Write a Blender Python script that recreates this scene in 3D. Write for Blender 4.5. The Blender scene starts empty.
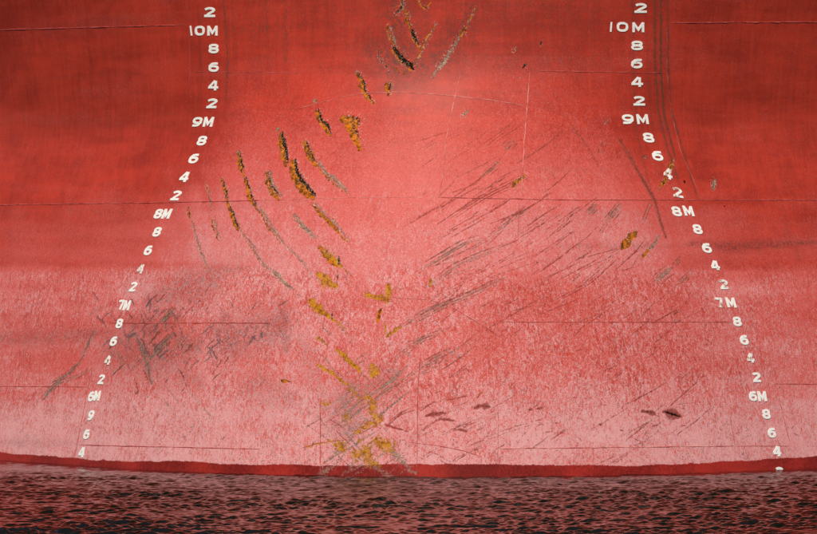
import bpy, math, random
import numpy as np

random.seed(7)
RNG = np.random.default_rng(11)
scene = bpy.context.scene
col = scene.collection

# ------------------------------------------------------------------ camera
IMG_W, IMG_H = 817.0, 534.0          # the photograph
FPX = 5460.0                         # focal length in photograph pixels
CAM = np.array([-0.19, -60.0, 2.95])
PITCH = -math.atan((267.0 - 199.0) / FPX)
cam_data = bpy.data.cameras.new("camera")
cam_data.sensor_width = 36.0
cam_data.lens = FPX / IMG_W * 36.0
cam_data.clip_end = 5000.0
cam = bpy.data.objects.new("camera", cam_data)
cam.location = CAM
cam.rotation_euler = (math.radians(90) + PITCH, 0, 0)
col.objects.link(cam)
scene.camera = cam

# ------------------------------------------------------------------ world, sun, exposure
SUN_ELEV = math.radians(52)
SUN_AZ = math.radians(-10)           # from behind the camera, a little to its left
world = bpy.data.worlds.new("World")
scene.world = world
world.use_nodes = True
wn = world.node_tree
wn.nodes.clear()
sky = wn.nodes.new("ShaderNodeTexSky")
sky.sky_type = 'NISHITA'
sky.sun_disc = False
sky.sun_elevation = SUN_ELEV
sky.sun_rotation = math.radians(180) + SUN_AZ * -1.0
bg = wn.nodes.new("ShaderNodeBackground")
bg.inputs['Strength'].default_value = 0.075
wo = wn.nodes.new("ShaderNodeOutputWorld")
wn.links.new(sky.outputs[0], bg.inputs['Color'])
wn.links.new(bg.outputs[0], wo.inputs['Surface'])

sun_data = bpy.data.lights.new("sun", 'SUN')
sun_data.energy = 3.75
sun_data.angle = math.radians(0.6)
sun_data.color = (1.0, 0.92, 0.80)
sun = bpy.data.objects.new("sun", sun_data)
sun.rotation_euler = (math.radians(90) - SUN_ELEV, 0, SUN_AZ)
sun.location = (0, -20, 30)
col.objects.link(sun)

scene.view_settings.view_transform = 'Standard'
scene.view_settings.look = 'None'
scene.view_settings.gamma = 1.0
scene.view_settings.use_curve_mapping = False
scene.view_settings.exposure = 0.12

# ------------------------------------------------------------------ hull form (ship frame: -y is forward, z = 0 the water)
YAW = math.radians(-7.0)
DRAFT = 5.23                         # draught mark read at the water


def smooth_table(zs, vs, sig):
    z = np.linspace(-3, 16, 3801)
    v = np.interp(z, zs, vs)
    k = np.exp(-0.5 * (np.arange(-300, 301) * 0.005 / sig) ** 2)
    k /= k.sum()
    vp = np.concatenate([np.full(300, v[0]), v, np.full(300, v[-1])])
    return z, np.convolve(vp, k, 'valid')


_d = np.array([2.2, 4.0, 5.0, 5.4, 6.0, 6.5, 7.0, 7.5, 8.0, 8.4, 8.8, 9.0, 9.2, 9.6, 9.9, 10.2, 10.8, 11.5, 13.0, 15.0, 17.0, 21.0]) - DRAFT
_x = np.array([4.05, 4.0, 3.9, 3.81, 3.64, 3.48, 3.3, 3.08, 2.86, 2.65, 2.45, 2.38, 2.34, 2.325, 2.335, 2.36, 2.46, 2.62, 3.0, 3.5, 4.0, 5.0])
XC_Z, XC_V = smooth_table(_d, _x, 0.10)
_z = np.array([-3, -1, 0, 1, 2, 2.6, 3.0, 3.6, 3.95, 4.25, 4.6, 5.2, 6.0, 7.0, 9.0, 12.0, 16.0])
_g = np.array([2.0, 2.15, 2.07, 1.95, 1.77, 1.62, 1.47, 1.17, 0.95, 0.80, 0.72, 0.69, 0.73, 0.82, 1.05, 1.45, 2.0])
G_Z, G_V = smooth_table(_z, _g, 0.13)

MS_Z, MS_V = smooth_table([-3, 0, 1, 2, 3, 4, 4.7, 6, 9, 16], [1.0, 0.98, 0.96, 0.92, 0.87, 0.86, 0.83, 0.74, 0.6, 0.4], 0.3)


def hull_y(X, Z):
    xc = np.interp(Z, XC_Z, XC_V)
    g = np.interp(Z, G_Z, G_V)
    ax = np.abs(X)
    y = g * ((np.minimum(ax, xc) / xc) ** 2 - 1.0)
    # outboard of the marks the plating runs aft as a fuller, nearly wall-sided shoulder
    m0 = 2 * g / xc
    m1 = np.interp(Z, MS_Z, MS_V)
    o = np.maximum(ax - xc, 0.0)
    y = y + m1 * o + (m0 - m1) * 0.35 * (1 - np.exp(-o / 0.35)) + 0.035 * o ** 2
    # slight dishing of the plating between the frames
    y = y + 0.0035 * np.sin(2 * np.pi * X / 0.83 + 1.3 * np.sin(Z * 1.7)) * np.sin(2 * np.pi * Z / 1.25 + 0.6)
    return y


CY, SY = math.cos(YAW), math.sin(YAW)


def to_world(X, Y, Z):
    return X * CY - Y * SY, X * SY + Y * CY, Z


def px_to_hull(px, py):
    """photograph pixel -> (X, Z) where its ray meets the hull"""
    px = np.asarray(px, float); py = np.asarray(py, float)
    cx = (px - IMG_W / 2) / FPX
    cy = -(py - IMG_H / 2) / FPX
    cp, sp = math.cos(PITCH), math.sin(PITCH)
    dx, dy, dz = cx, cp - cy * sp, sp + cy * cp
    ox, oy = CAM[0] * CY + CAM[1] * SY, -CAM[0] * SY + CAM[1] * CY
    lx, ly = dx * CY + dy * SY, -dx * SY + dy * CY
    t = np.full_like(cx, 59.0)
    for _ in range(40):
        X = ox + t * lx; Z = CAM[2] + t * dz
        err = hull_y(X, Z) - (oy + t * ly)
        t = t + 0.6 * err
    return ox + t * lx, CAM[2] + t * dz


def hull_normal(X, Z):
    e = 0.01
    fx = (hull_y(X + e, Z) - hull_y(X - e, Z)) / (2 * e)
    fz = (hull_y(X, Z + e) - hull_y(X, Z - e)) / (2 * e)
    n = np.stack([fx, -np.ones_like(fx), fz], -1)
    return n / np.linalg.norm(n, axis=-1, keepdims=True)


# ------------------------------------------------------------------ noise and the wear map (on the hull's own X, Z)
def vnoise(X, Z, sx, sz, octaves=4, seed=0, gain=0.5):
    """value noise, about -1..1"""
    r = np.random.default_rng(seed)
    out = np.zeros_like(X); amp = 1.0; tot = 0.0
    for o in range(octaves):
        gtab = r.uniform(-1, 1, (256, 256))
        u = X / sx * 2 ** o + 57.3; v = Z / sz * 2 ** o + 31.7
        iu = np.floor(u).astype(int); iv = np.floor(v).astype(int)
        fu = u - iu; fv = v - iv
        fu = fu * fu * (3 - 2 * fu); fv = fv * fv * (3 - 2 * fv)
        a = gtab[iu % 256, iv % 256]; b = gtab[(iu + 1) % 256, iv % 256]
        c = gtab[iu % 256, (iv + 1) % 256]; d = gtab[(iu + 1) % 256, (iv + 1) % 256]
        out += amp * ((a * (1 - fu) + b * fu) * (1 - fv) + (c * (1 - fu) + d * fu) * fv)
        tot += amp; amp *= gain
    return out / tot


def sstep(a, b, x):
    t = np.clip((x - a) / (b - a), 0, 1)
    return t * t * (3 - 2 * t)


RX0, RX1, RZ0, RZ1, RS = -6.0, 6.0, -0.8, 6.2, 0.008
rx = np.arange(RX0, RX1, RS); rz = np.arange(RZ0, RZ1, RS)
MX, MZ = np.meshgrid(rx, rz, indexing='ij')
CH = {k: np.zeros(MX.shape) for k in ('rust', 'yel', 'blk', 'gry', 'red', 'dirt_and_brown', 'chalk', 'mot', 'wet', 'flk', 'brn', 'rub')}


def paint(ch, pts, w, s=1.0, jit=0.0, taper=0.5, blur=False):
    """stroke along photograph pixels pts, w = full width in pixels; the pixels are first carried to the hull"""
    p = np.array(pts, float)
    if len(p) == 1:
        p = np.vstack([p, p + [0.4, 0.4]])
    seg = np.hypot(*np.diff(p, axis=0).T)
    tt = np.concatenate([[0], np.cumsum(seg)])
    n = max(3, int(tt[-1] / 3.0) + 2)
    ts = np.linspace(0, tt[-1], n)
    q = np.stack([np.interp(ts, tt, p[:, 0]), np.interp(ts, tt, p[:, 1])], -1)
    if jit:
        q += RNG.normal(0, jit, q.shape)
    X, Z = px_to_hull(q[:, 0], q[:, 1])
    f = ts / max(tt[-1], 1e-6)
    hw = 0.5 * w / 91.0 * (1 - taper * (2 * np.abs(f - 0.45)) ** 2)
    hw = hw * (1 + 0.25 * RNG.normal(0, 1, n) * (jit > 0))
    hw = np.maximum(hw, 0.003)
    m = 2.2 * hw.max() + 0.01
    i0 = max(0, int((X.min() - m - RX0) / RS)); i1 = min(len(rx), int((X.max() + m - RX0) / RS) + 2)
    j0 = max(0, int((Z.min() - m - RZ0) / RS)); j1 = min(len(rz), int((Z.max() + m - RZ0) / RS) + 2)
    if i1 <= i0 or j1 <= j0:
        return
    gx = MX[i0:i1, j0:j1]; gz = MZ[i0:i1, j0:j1]
    best = np.zeros_like(gx)
    for k in range(n - 1):
        ax, az, bx, bz = X[k], Z[k], X[k + 1], Z[k + 1]
        dx, dz = bx - ax, bz - az
        L2 = dx * dx + dz * dz + 1e-12
        t = np.clip(((gx - ax) * dx + (gz - az) * dz) / L2, 0, 1)
        d = np.hypot(gx - ax - t * dx, gz - az - t * dz)
        h = hw[k] * (1 - t) + hw[k + 1] * t
        if blur:
            v = np.exp(-0.5 * (d / h) ** 2)
        else:
            v = np.clip(1 - 0.5 * d / h, 0, 1)
        np.maximum(best, v, out=best)
    tgt = CH[ch][i0:i1, j0:j1]
    np.maximum(tgt, best * s, out=tgt)


def shift(pts, dx, dy):
    return [(a + dx, b + dy) for a, b in pts]


def gouge(pts, w, rust=0.85, black=0.85, grey=0.6):
    """a scar torn through the paint: dark pit, rust bleeding down and to its lower edge, bare grey rim"""
    if grey:
        paint('gry', shift(pts, w * 0.45, -w * 0.25), w * 0.8, grey, jit=0.5)
    if rust:
        paint('rust', shift(pts, -w * 0.22, w * 0.22), w * 1.0, min(1.1, rust * 1.08), jit=0.5)
    if black:
        paint('blk', shift(pts, w * 0.12, -w * 0.1), w * 0.55, black * .95, jit=0.5)
        paint('blk', shift(pts, w * 0.05, 0), w * 1.1, black * .52, jit=0.6)
    if grey:
        paint('brn', shift(pts, w * 0.3, 0), 1.8, min(1, .5 + grey * .5), jit=0.5)
        paint('gry', shift(pts, w * 0.1, 0), w * 1.25, grey * .62, jit=0.6)
    paint('flk', shift(pts, w * 0.15, -w * 0.1), w * 1.5, .42 + .2 * grey, jit=0.4)


def scrape(ch, pts, w, s):
    """a bundle of fine parallel lines instead of one broad one"""
    n = 1 if w < 2.3 else (2 if w < 3.3 else (3 if w < 5 else 4))
    p = np.array(pts, float); d = p[-1] - p[0]; L = np.hypot(*d) + 1e-6
    nx, ny = -d[1] / L, d[0] / L
    for i in range(n):
        o = (i - (n - 1) / 2) * w / n * 1.8 * random.uniform(.8, 1.25)
        a, b = sorted((random.uniform(0, .3), random.uniform(.7, 1.0))) if n > 1 and i else (0.0, 1.0)
        seg = np.concatenate([[0], np.cumsum(np.hypot(*np.diff(p, axis=0).T))]); seg /= seg[-1]
        ts = np.linspace(a, b, 7)
        q = [(np.interp(t, seg, p[:, 0]) + nx * o, np.interp(t, seg, p[:, 1]) + ny * o) for t in ts]
        paint(ch, q, random.uniform(1.0, 1.3) if ch != 'gry' else random.uniform(1.4, 2.2), s * random.uniform(.85, 1.1), jit=.12)


# --- torn, rusted scars left by the anchor chain
gouge([(387.8, 26), (391, 38), (396, 49)], 4, 0.6, 0.62, 0.75)
gouge([(393, 48), (398, 55), (404, 61), (414, 70)], 6.5, 0.6, 1.15, 0.3)
gouge([(402, 0), (400, 9), (394, 15)], 5, 0.5, 0.75, 0.8)
gouge([(405.5, 9), (409, 22), (412, 33)], 3.5, 0.75, 0.6, 0.3)
gouge([(411, 30), (414, 38), (418, 44)], 5, 0.6, 1.1, 0.1)
gouge([(416, 41), (421, 48)], 3, 0.85, 0.3, 0.3)
gouge([(418.6, 0), (422, 6), (426, 9), (431, 1)], 2.6, 0.7, 0.55, 0.2)
gouge([(435.5, 24), (430, 34), (422, 48), (415, 66)], 3.6, 0.62, 0.45, 0.55)
gouge([(476, 7), (471, 17), (465, 27)], 2, 0.6, 0.3, 0.6)
gouge([(467, 26), (464, 31), (461, 35)], 5, 1.0, 0.55, 0.3)
gouge([(459, 36), (454, 45), (441, 64), (430, 79)], 4.5, 0.3, 0.45, 0.8)
gouge([(376, 51), (380, 59), (390, 74)], 2.6, 0.3, 0.75, 0.5)
gouge([(388.5, 82), (389.5, 94)], 5, 0.8, 0.75, 0.5)
gouge([(358, 74), (362.5, 80), (365, 92), (370, 99), (374, 104)], 4.5, 0.9, 0.75, 0.4)
paint('dirt_and_brown', [(375, 50), (396, 66), (420, 66)], 26, 0.8, blur=True)
paint('dirt_and_brown', [(392, 5), (402, 30), (412, 60)], 26, 0.6, blur=True)
paint('dirt_and_brown', [(470, 10), (450, 45), (425, 72)], 20, 0.5, blur=True)
paint('rust', [(392, 66), (404, 74), (411, 72)], 9, 0.50)
paint('dirt_and_brown', [(385, 88), (410, 84), (445, 60)], 18, 0.4, blur=True)
gouge([(318, 110), (321, 120), (327, 126), (331, 135)], 5.2, 1.0, 0.85, 0.3)
gouge([(345, 117), (351, 119), (358, 119), (357, 127)], 9, 1.0, 0.62, 0.2)
gouge([(350, 122), (355, 132), (362, 147)], 8, 1.0, 0.6, 0.2)
gouge([(281.5, 133), (284, 145), (287, 164)], 6.5, 1.0, 0.9, 0.35)
gouge([(294.5, 160), (296, 173), (304, 184), (315, 197)], 9, 1.05, 0.85, 0.4)
gouge([(305, 141), (309, 151), (316, 163)], 6, 1.0, 0.7, 0.5)
gouge([(316, 162), (324, 173), (335, 182), (347, 195)], 5, 0.55, 0.5, 0.85)
gouge([(239.5, 153), (241, 162), (244, 174)], 5.2, 0.95, 0.7, 0.3)
gouge([(246, 178), (252, 199), (257, 208)], 4.6, 0.9, 0.75, 0.4)
gouge([(257, 208), (263.5, 215.5), (269, 227), (282, 243)], 4, 0.6, 0.55, 0.75)
gouge([(282, 243), (298, 258), (312, 276)], 3, 0.3, 0.35, 0.6)
gouge([(267.5, 172), (270, 185), (279, 198)], 6, 0.9, 0.7, 0.75)
gouge([(221.5, 178), (227, 195), (230, 208)], 4.2, 0.85, 0.75, 0.4)
gouge([(230, 208), (236, 223), (240, 231)], 4.4, 0.9, 0.8, 0.5)
gouge([(240, 231), (252, 248), (262, 264), (275, 277)], 3.4, 0.5, 0.45, 0.72)
gouge([(205, 181), (209, 199), (212, 217)], 2.8, 0.4, 0.5, 0.65)
gouge([(212, 217), (216, 233), (221, 241)], 4.2, 0.6, 0.5, 0.7)
gouge([(188, 206), (190.6, 219)], 3.4, 0.75, 0.7, 0.4)
gouge([(191, 220), (198, 247), (206, 266), (213, 281)], 3, 0.3, 0.4, 0.7)
gouge([(292, 215), (301, 227), (314, 239)], 4.6, 0.3, 0.45, 0.9)
gouge([(312, 203), (320, 212), (331, 222), (348, 241)], 4.6, 0.75, 0.5, 0.7)
gouge([(321, 246), (330, 256), (339, 264)], 7.5, 0.85, 0.5, 0.3)
paint('yel', [(324, 250), (332, 258), (341, 266)], 8, 0.75, jit=.6)
gouge([(341, 265), (352, 277)], 3, 0.6, 0.3, 0.5)
paint('blk', [(339, 256), (338.5, 265)], 2.4, 0.85)
paint('rust', [(338, 258), (337.5, 294)], 3, 0.62, jit=.3)
paint('yel', [(318, 274), (325, 280), (336, 287)], 8, 0.95, jit=.6)
gouge([(272, 272), (280, 280), (291, 291)], 4, 0.2, 0.35, 0.85)
paint('gry', [(291, 291), (308, 300)], 3, 0.55, jit=.4)
paint('yel', [(308, 299), (321, 311), (335, 321)], 7, 0.95, jit=.6)
paint('rust', [(310, 301), (322, 313), (333, 321)], 4, 0.75, jit=.6)
paint('blk', [(332, 313), (332, 321)], 2, 0.8)
paint('yel', [(335, 321), (346, 329)], 3.5, 0.8, jit=.5)
paint('gry', [(336, 322), (354, 342)], 4, 0.55, jit=.5)
paint('yel', [(389, 285), (388, 296), (386, 303)], 7, 1.05, jit=.5)
paint('yel', [(366, 294), (376, 297), (388, 299)], 6, 1.0, jit=.5)
paint('rust', [(389, 286), (388.5, 293)], 3, 0.8)
paint('blk', [(368, 296.5), (400, 298), (430, 300)], 1.2, 0.70)
paint('rust', [(381, 309), (378, 316), (377, 323)], 4, 0.95, jit=.4)
paint('blk', [(381, 309), (378, 316)], 2, 0.7)
paint('yel', [(385, 321), (386, 336)], 2, 0.85)
paint('yel', [(386, 337), (394, 331), (401, 327)], 4.5, 0.95, jit=.4)
paint('yel', [(317, 337), (326, 344)], 5, 0.7, jit=.6)
paint('blk', [(328, 340), (327.5, 348)], 1.6, 0.7)
paint('yel', [(337, 350), (349, 361), (360, 371)], 5, 1.0, jit=.5)
paint('rust', [(338, 351), (349, 361), (360, 371)], 2.6, 0.8, jit=.4)
paint('yel', [(317, 364), (334, 375), (350, 387)], 4, 0.9, jit=.6)
paint('rust', [(332, 374), (349, 386)], 2.4, 0.75, jit=.4)
paint('yel', [(371, 367), (375, 371), (372, 377)], 8, 0.9, jit=.7)
paint('rust', [(372, 371), (374, 376)], 4, 0.7, jit=.7)
paint('rust', [(464, 240), (428, 284)], 2, 0.1)
paint('yel', [(431, 279), (429, 286)], 4, 0.9, jit=.4)
# yellow rust speckle low on the stem
for pts, w, s in (([(368, 397), (374, 405), (371, 413), (382, 419)], 10, .72), ([(382, 419), (362, 428), (356, 433)], 7, .72),
                  ([(348, 390), (368, 402)], 6, .6), ([(346, 416), (349, 421)], 8, .62), ([(336, 444), (345, 449)], 12, .74),
                  ([(356, 455), (366, 452), (372, 462)], 13, .72), ([(378, 441), (386, 447), (391, 442)], 14, .76),
                  ([(356, 441), (362, 440)], 7, .6), ([(322, 404), (330, 402)], 5, .7), ([(305, 446), (335, 441)], 3, .7),
                  ([(372, 464), (382, 466)], 6, .7)):
    paint('yel', pts, w, s, jit=1.0, taper=.3)
    paint('rust', pts, w * .6, s * .72, jit=1.2)
for pts, w, s in (([(322, 466), (346, 445)], 5, .62), ([(322, 478), (352, 447)], 5, .5), ([(343, 474), (376, 441)], 6, .55),
                  ([(352, 477), (402, 440)], 3, .6), ([(390, 449), (402, 461), (413, 472)], 7, .72), ([(371, 464), (394, 478)], 8, .7),
                  ([(321, 473), (330, 468)], 6, .8), ([(345, 420), (362, 395), (368, 385)], 9, .5), ([(350, 385), (362, 400)], 6, .62),
                  ([(343, 434), (380, 412)], 6, .5), ([(408, 472), (417, 471)], 4, .7), ([(348, 395), (346, 425)], 8, .5),
                  ([(356, 380), (340, 400)], 8, .4)):
    paint('gry', pts, w, s, jit=.8)
paint('dirt_and_brown', [(352, 392), (346, 415), (352, 430)], 30, .55, blur=True)
paint('dirt_and_brown', [(365, 395), (400, 372)], 20, .4, blur=True)
# --- long scrape families, starboard to port
for pts, w, s in (([(386, 336), (400, 327), (424, 311), (462, 297), (506, 276)], 3.2, .58), ([(398, 330), (430, 314), (450, 303)], 5, .5),
                  ([(378, 372), (400, 356), (420, 341), (452, 326)], 4.6, .56), ([(406, 346), (422, 339), (445, 331)], 4, .62),
                  ([(380, 398), (425, 366), (452, 351), (482, 337)], 4.4, .5), ([(418, 369), (436, 358), (455, 350)], 5.5, .62),
                  ([(392, 392), (440, 364), (470, 349)], 3, .5), ([(424, 268), (447, 254), (466, 243), (486, 238)], 5.5, .66),
                  ([(486, 238), (510, 221), (528, 211)], 2.6, .55), ([(430, 285), (452, 268), (478, 256), (512, 244)], 4.5, .62),
                  ([(434, 281), (470, 268), (490, 260)], 4, .5), ([(420, 318), (450, 303), (481, 290), (507, 277)], 4.4, .62),
                  ([(440, 297), (470, 288)], 3, .5), ([(424, 268), (414, 276)], 3, .5), ([(505, 150), (515, 139)], 7, .62),
                  ([(482, 177), (490, 170), (501, 161)], 5, .6), ([(548, 181), (556, 171)], 5, .5), ([(588, 214), (597, 204)], 5.5, .72),
                  ([(608, 220), (622, 203)], 6, .72), ([(600, 233), (609, 219)], 2.4, .6), ([(656, 281), (664, 274), (673, 267)], 7, .8),
                  ([(673, 267), (682, 257)], 3.6, .55), ([(676, 286), (684, 280), (694, 271)], 4.5, .66), ([(604, 125), (610, 118)], 3.5, .7),
                  ([(600, 154), (606, 141)], 3.4, .62), ([(644, 159), (648, 155)], 4, .7), ([(652, 199), (646, 214), (641, 226)], 3, .6),
                  ([(665, 180), (660, 188), (654, 197)], 2.8, .55), ([(575, 184), (586, 172)], 2.4, .5), ([(556, 170), (570, 150)], 3, .35)):
    scrape('brn', pts, w, min(1, s * 1.5))
    paint('gry', pts, w, s * .84, jit=.35)
for pts, w, s in (([(437, 227), (460, 212), (484, 196), (522, 177)], 3.6, .95), ([(445, 231), (470, 217), (497, 205)], 3, .85),
                  ([(462, 212), (500, 191), (520, 183)], 3.4, .9), ([(485, 192), (500, 180), (520, 168)], 2.6, .85), ([(440, 167), (460, 154), (488, 143)], 3.4, .55),
                  ([(456, 173), (478, 155)], 3, .6), ([(437, 213), (452, 201)], 2.6, .8), ([(490, 224), (518, 213)], 2.2, .85),
                  ([(520, 233), (540, 219), (562, 205)], 2.6, .9), ([(537, 229), (552, 216)], 2, .85), ([(560, 229), (575, 217)], 2, .8),
                  ([(511, 241), (530, 230), (548, 219)], 2.4, .9), ([(433, 243), (447, 232), (462, 224)], 2.8, .8), ([(537, 257), (556, 244), (572, 231)], 2.4, .8),
                  ([(538, 236), (560, 222), (580, 207), (590, 212)], 2.4, .95), ([(554, 234), (575, 219)], 1.8, .8),
                  ([(536, 275), (570, 250), (590, 235), (610, 213)], 2.2, .95), ([(575, 289), (600, 268), (622, 246)], 2.6, .9),
                  ([(592, 283), (618, 258)], 1.8, .8), ([(630, 276), (640, 263), (648, 252)], 2, .8), ([(552, 303), (585, 286), (600, 275)], 2.4, .95),
                  ([(520, 265), (550, 246), (582, 228)], 2, .7), ([(460, 280), (500, 262), (540, 240)], 2.6, .8), ([(430, 300), (462, 283), (490, 270)], 2.4, .8),
                  ([(476, 445), (508, 432), (545, 421), (566, 414)], 4, .72), ([(566, 414), (598, 396), (640, 378)], 2.6, .66), ([(430, 453), (441, 459), (450, 464)], 3.2, .9),
                  ([(450, 464), (458, 458), (468, 453)], 2.6, .9), ([(418, 462), (432, 452), (446, 446)], 2.6, .8), ([(445, 433), (462, 427), (480, 419), (498, 410)], 2.6, .8),
                  ([(418, 433), (440, 419), (470, 401)], 2.4, .7), ([(445, 410), (475, 399)], 2, .7), ([(450, 446), (462, 440)], 2.2, .7),
                  ([(388, 424), (400, 414), (424, 403)], 2.4, .85), ([(420, 432), (442, 417)], 2.2, .75), ([(476, 450), (484, 447)], 3.4, .8),
                  ([(564, 438), (580, 432), (600, 425), (630, 412), (655, 395)], 2.2, .66), ([(668, 409), (690, 390), (707, 374)], 2.6, .85),
                  ([(677, 435), (695, 422), (712, 407)], 2.2, .85), ([(665, 437), (690, 421), (708, 404)], 1.8, .7), ([(653, 405), (662, 404), (669, 405)], 3, .8),
                  ([(675, 406), (690, 404), (703, 405)], 3, .8), ([(632, 432), (645, 424)], 2, .7), ([(643, 457), (652, 452)], 2.4, .7), ([(560, 386), (600, 372)], 2, .5),
                  ([(707, 374), (730, 352), (742, 340)], 2.2, .6), ([(712, 407), (740, 384)], 2, .5), ([(600, 322), (640, 296), (660, 282)], 2, .5),
                  ([(500, 356), (530, 338), (556, 322)], 2, .6), ([(470, 352), (500, 334), (520, 325)], 2.4, .6)):
    scrape('red', pts, w, min(1, s * 1.05))
for pts, w, s in (([(425, 416), (436, 414), (447, 413)], 4.5, .95), ([(440, 419), (455, 421)], 3, .9), ([(474, 408), (480, 406), (491, 407)], 4.5, .95),
                  ([(459, 429.5), (468, 432)], 3, .95), ([(528, 410), (533, 410)], 3, .85), ([(536, 409), (545, 407.5)], 2.4, .85), ([(418, 425), (424, 424)], 3, .7),
                  ([(642, 411), (648, 412), (656, 414)], 4, 1.15), ([(664, 412), (672, 414), (682, 417)], 6.5, 1.2), ([(599, 424), (602, 426)], 3, 1), ([(619, 430), (624, 431)], 2, .9),
                  ([(634, 439), (639, 441)], 1.6, .9), ([(593, 443)], 2, .8), ([(383, 424), (396, 428), (409, 432)], 2.2, .95)):
    paint('red', pts, w * 1.25, s, jit=.2, taper=.7)
    paint('blk', pts, w * .55, s * .58, taper=.7)
for pts, w, s in (([(665, 411.5), (674, 414.5), (680, 417)], 2.5, .75), ([(528, 410), (531, 410)], 2, .7)):
    paint('blk', pts, w, s)
gouge([(637, 231), (631, 239), (624, 247)], 6.5, 1.05, 0.5, 0.3)
gouge([(649, 250), (645, 257)], 5, 0.95, 0.3, 0.2)
paint('gry', [(659, 236), (655, 243), (648, 251)], 3.4, .9, jit=.3)
gouge([(526, 175), (519, 180), (513, 186)], 5.5, .8, .5, .3)
gouge([(673, 160), (671, 166), (668, 172)], 3.4, .9, .6, .3)
gouge([(666, 178), (662, 186)], 4, .8, .75, .3)
gouge([(515, 48), (514, 53)], 2.4, .3, .5, .8)
gouge([(525, 64), (523, 68)], 4, .1, 1.0, .2)
gouge([(541, 42), (540, 46)], 3.4, .1, .9, .3)
paint('gry', [(520, 77), (521, 79)], 3, .7)
gouge([(466, 110), (460, 119)], 3.2, .3, .5, .7)
paint('rust', [(485, 391), (478, 395)], 3, .6)
gouge([(283, 380), (291, 381)], 3.5, .8, .5, .1)
gouge([(714, 179), (712, 191)], 3.2, .3, .3, .95)
paint('blk', [(684, 181), (685, 183)], 3, .8); paint('blk', [(724, 206), (725, 207)], 2.6, .7)
for c in ((277.5, 129.5), (357, 72.5), (315, 100.5), (239, 152)):
    paint('gry', [c], 4.5, 1.0); paint('rust', [(c[0] + .6, c[1] + .6)], 2, 1)
# --- dark fender rubs low on the port side
for pts, w, s in (([(135, 334), (143, 350), (148, 366), (151, 384)], 4, .75), ([(150, 359), (160, 347), (172, 334)], 4, .75), ([(160, 323), (175, 308)], 3.6, .75),
                  ([(94, 331), (88, 344), (82, 358)], 4.5, .62), ([(82, 359), (69, 374), (52, 382)], 3.2, .7), ([(62, 380), (50, 390), (43, 400)], 3.2, .75),
                  ([(50, 384), (76, 377), (92, 368)], 2.4, .66), ([(118, 352), (124, 372)], 3, .6), ([(145, 370), (152, 364)], 4, .6), ([(90, 315), (102, 306)], 3, .55),
                  ([(130, 340), (136, 334)], 3.4, .55), ([(176, 268), (182, 282), (190, 282)], 3.4, .4), ([(166, 370), (162, 358)], 3, .5), ([(170, 350), (186, 338)], 3, .5),
                  ([(220, 440), (226, 434)], 2, .6), ([(166, 408), (188, 424)], 2.4, .5), ([(200, 405), (186, 388)], 2.6, .5)):
    paint('gry', pts, w * 1.5, s * .9, jit=.4)
    scrape('brn', pts, w * 1.2, min(1, s * 1.3))
for pts, w, s in (([(112, 345), (150, 355), (195, 345)], 46, .6), ([(150, 300), (190, 285), (215, 270)], 30, .5), ([(225, 345), (260, 330), (285, 325)], 34, .7), ([(250, 385), (290, 400)], 30, .35), ([(135, 325), (160, 335)], 26, .6), ([(215, 330), (270, 340)], 30, .45), ([(170, 365), (200, 385)], 24, .4), ([(222, 270), (205, 290), (190, 300)], 22, .4), ([(283, 305), (286, 350)], 16, .6),
                  ([(225, 318), (235, 345)], 20, .6), ([(178, 320), (150, 332)], 18, .5), ([(0, 338), (60, 338), (110, 332)], 16, .5),
                  ([(205, 272), (245, 268)], 10, .5), ([(300, 340), (330, 420)], 20, .25), ([(690, 244), (740, 247), (817, 242)], 9, .75), ([(560, 246), (690, 246)], 6, .25),
                  ([(780, 210), (800, 260)], 7, .3), ([(0, 442), (75, 443)], 10, .3), ([(0, 210), (140, 215)], 20, .22)):
    paint('dirt_and_brown', pts, w * .8, s, blur=True)
# --- many finer scratches in the same families
for i in range(560):
    x = random.uniform(425, 715); y = random.uniform(125, 462)
    if x > 520 + (y - 120) * 0.9 or (x > 560 and y < 180) or (y > 320 and x > 480 and random.random() < .65):
        continue
    a = math.radians(random.gauss(33, 7)); L = random.uniform(8, 60)
    c = random.choice(('red', 'red', 'red', 'brn'))
    a += random.choice((0, 0, .12, -.15))
    paint(c, [(x - L / 2 * math.cos(a), y + L / 2 * math.sin(a)), (x + L * .1, y - L * .04), (x + L / 2 * math.cos(a), y - L / 2 * math.sin(a))],
          random.uniform(1.2, 2.0), random.uniform(.45, .85))
for i in range(110):                                     # dense crossing scrapes where both families meet at the waterline
    x = random.gauss(366, 24); y = random.uniform(355, 476)
    a = math.radians(random.choice((random.gauss(38, 6), random.gauss(38, 6), random.gauss(-44, 6)))); L = random.uniform(14, 60)
    paint(random.choice(('brn', 'gry', 'gry', 'red')), [(x - L / 2 * math.cos(a), y + L / 2 * math.sin(a)), (x + L / 2 * math.cos(a), y - L / 2 * math.sin(a))],
          random.uniform(1.3, 2.2), random.uniform(.5, .85))
for i in range(150):
    x = random.uniform(110, 350); y = random.uniform(200, 460)
    if x < 190 - (y - 200) * 0.4:
        continue
    a = math.radians(random.gauss(-48, 9)); L = random.uniform(5, 26)
    paint(random.choice(('red', 'gry', 'gry')), [(x - L / 2 * math.cos(a), y + L / 2 * math.sin(a)), (x + L / 2 * math.cos(a), y - L / 2 * math.sin(a))],
          random.uniform(1.2, 2.2), random.uniform(.4, .7))
for i in range(260):                                    # short crossed nicks in the faded paint near the water
    x = random.uniform(430, 800); y = random.uniform(345, 462)
    a = math.radians(random.choice((random.gauss(35, 12), random.gauss(-50, 20)))); L = random.uniform(3, 10)
    paint('red', [(x - L / 2 * math.cos(a), y + L / 2 * math.sin(a)), (x + L / 2 * math.cos(a), y - L / 2 * math.sin(a))],
          random.uniform(1.2, 2.2), random.uniform(.5, .8))
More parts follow.
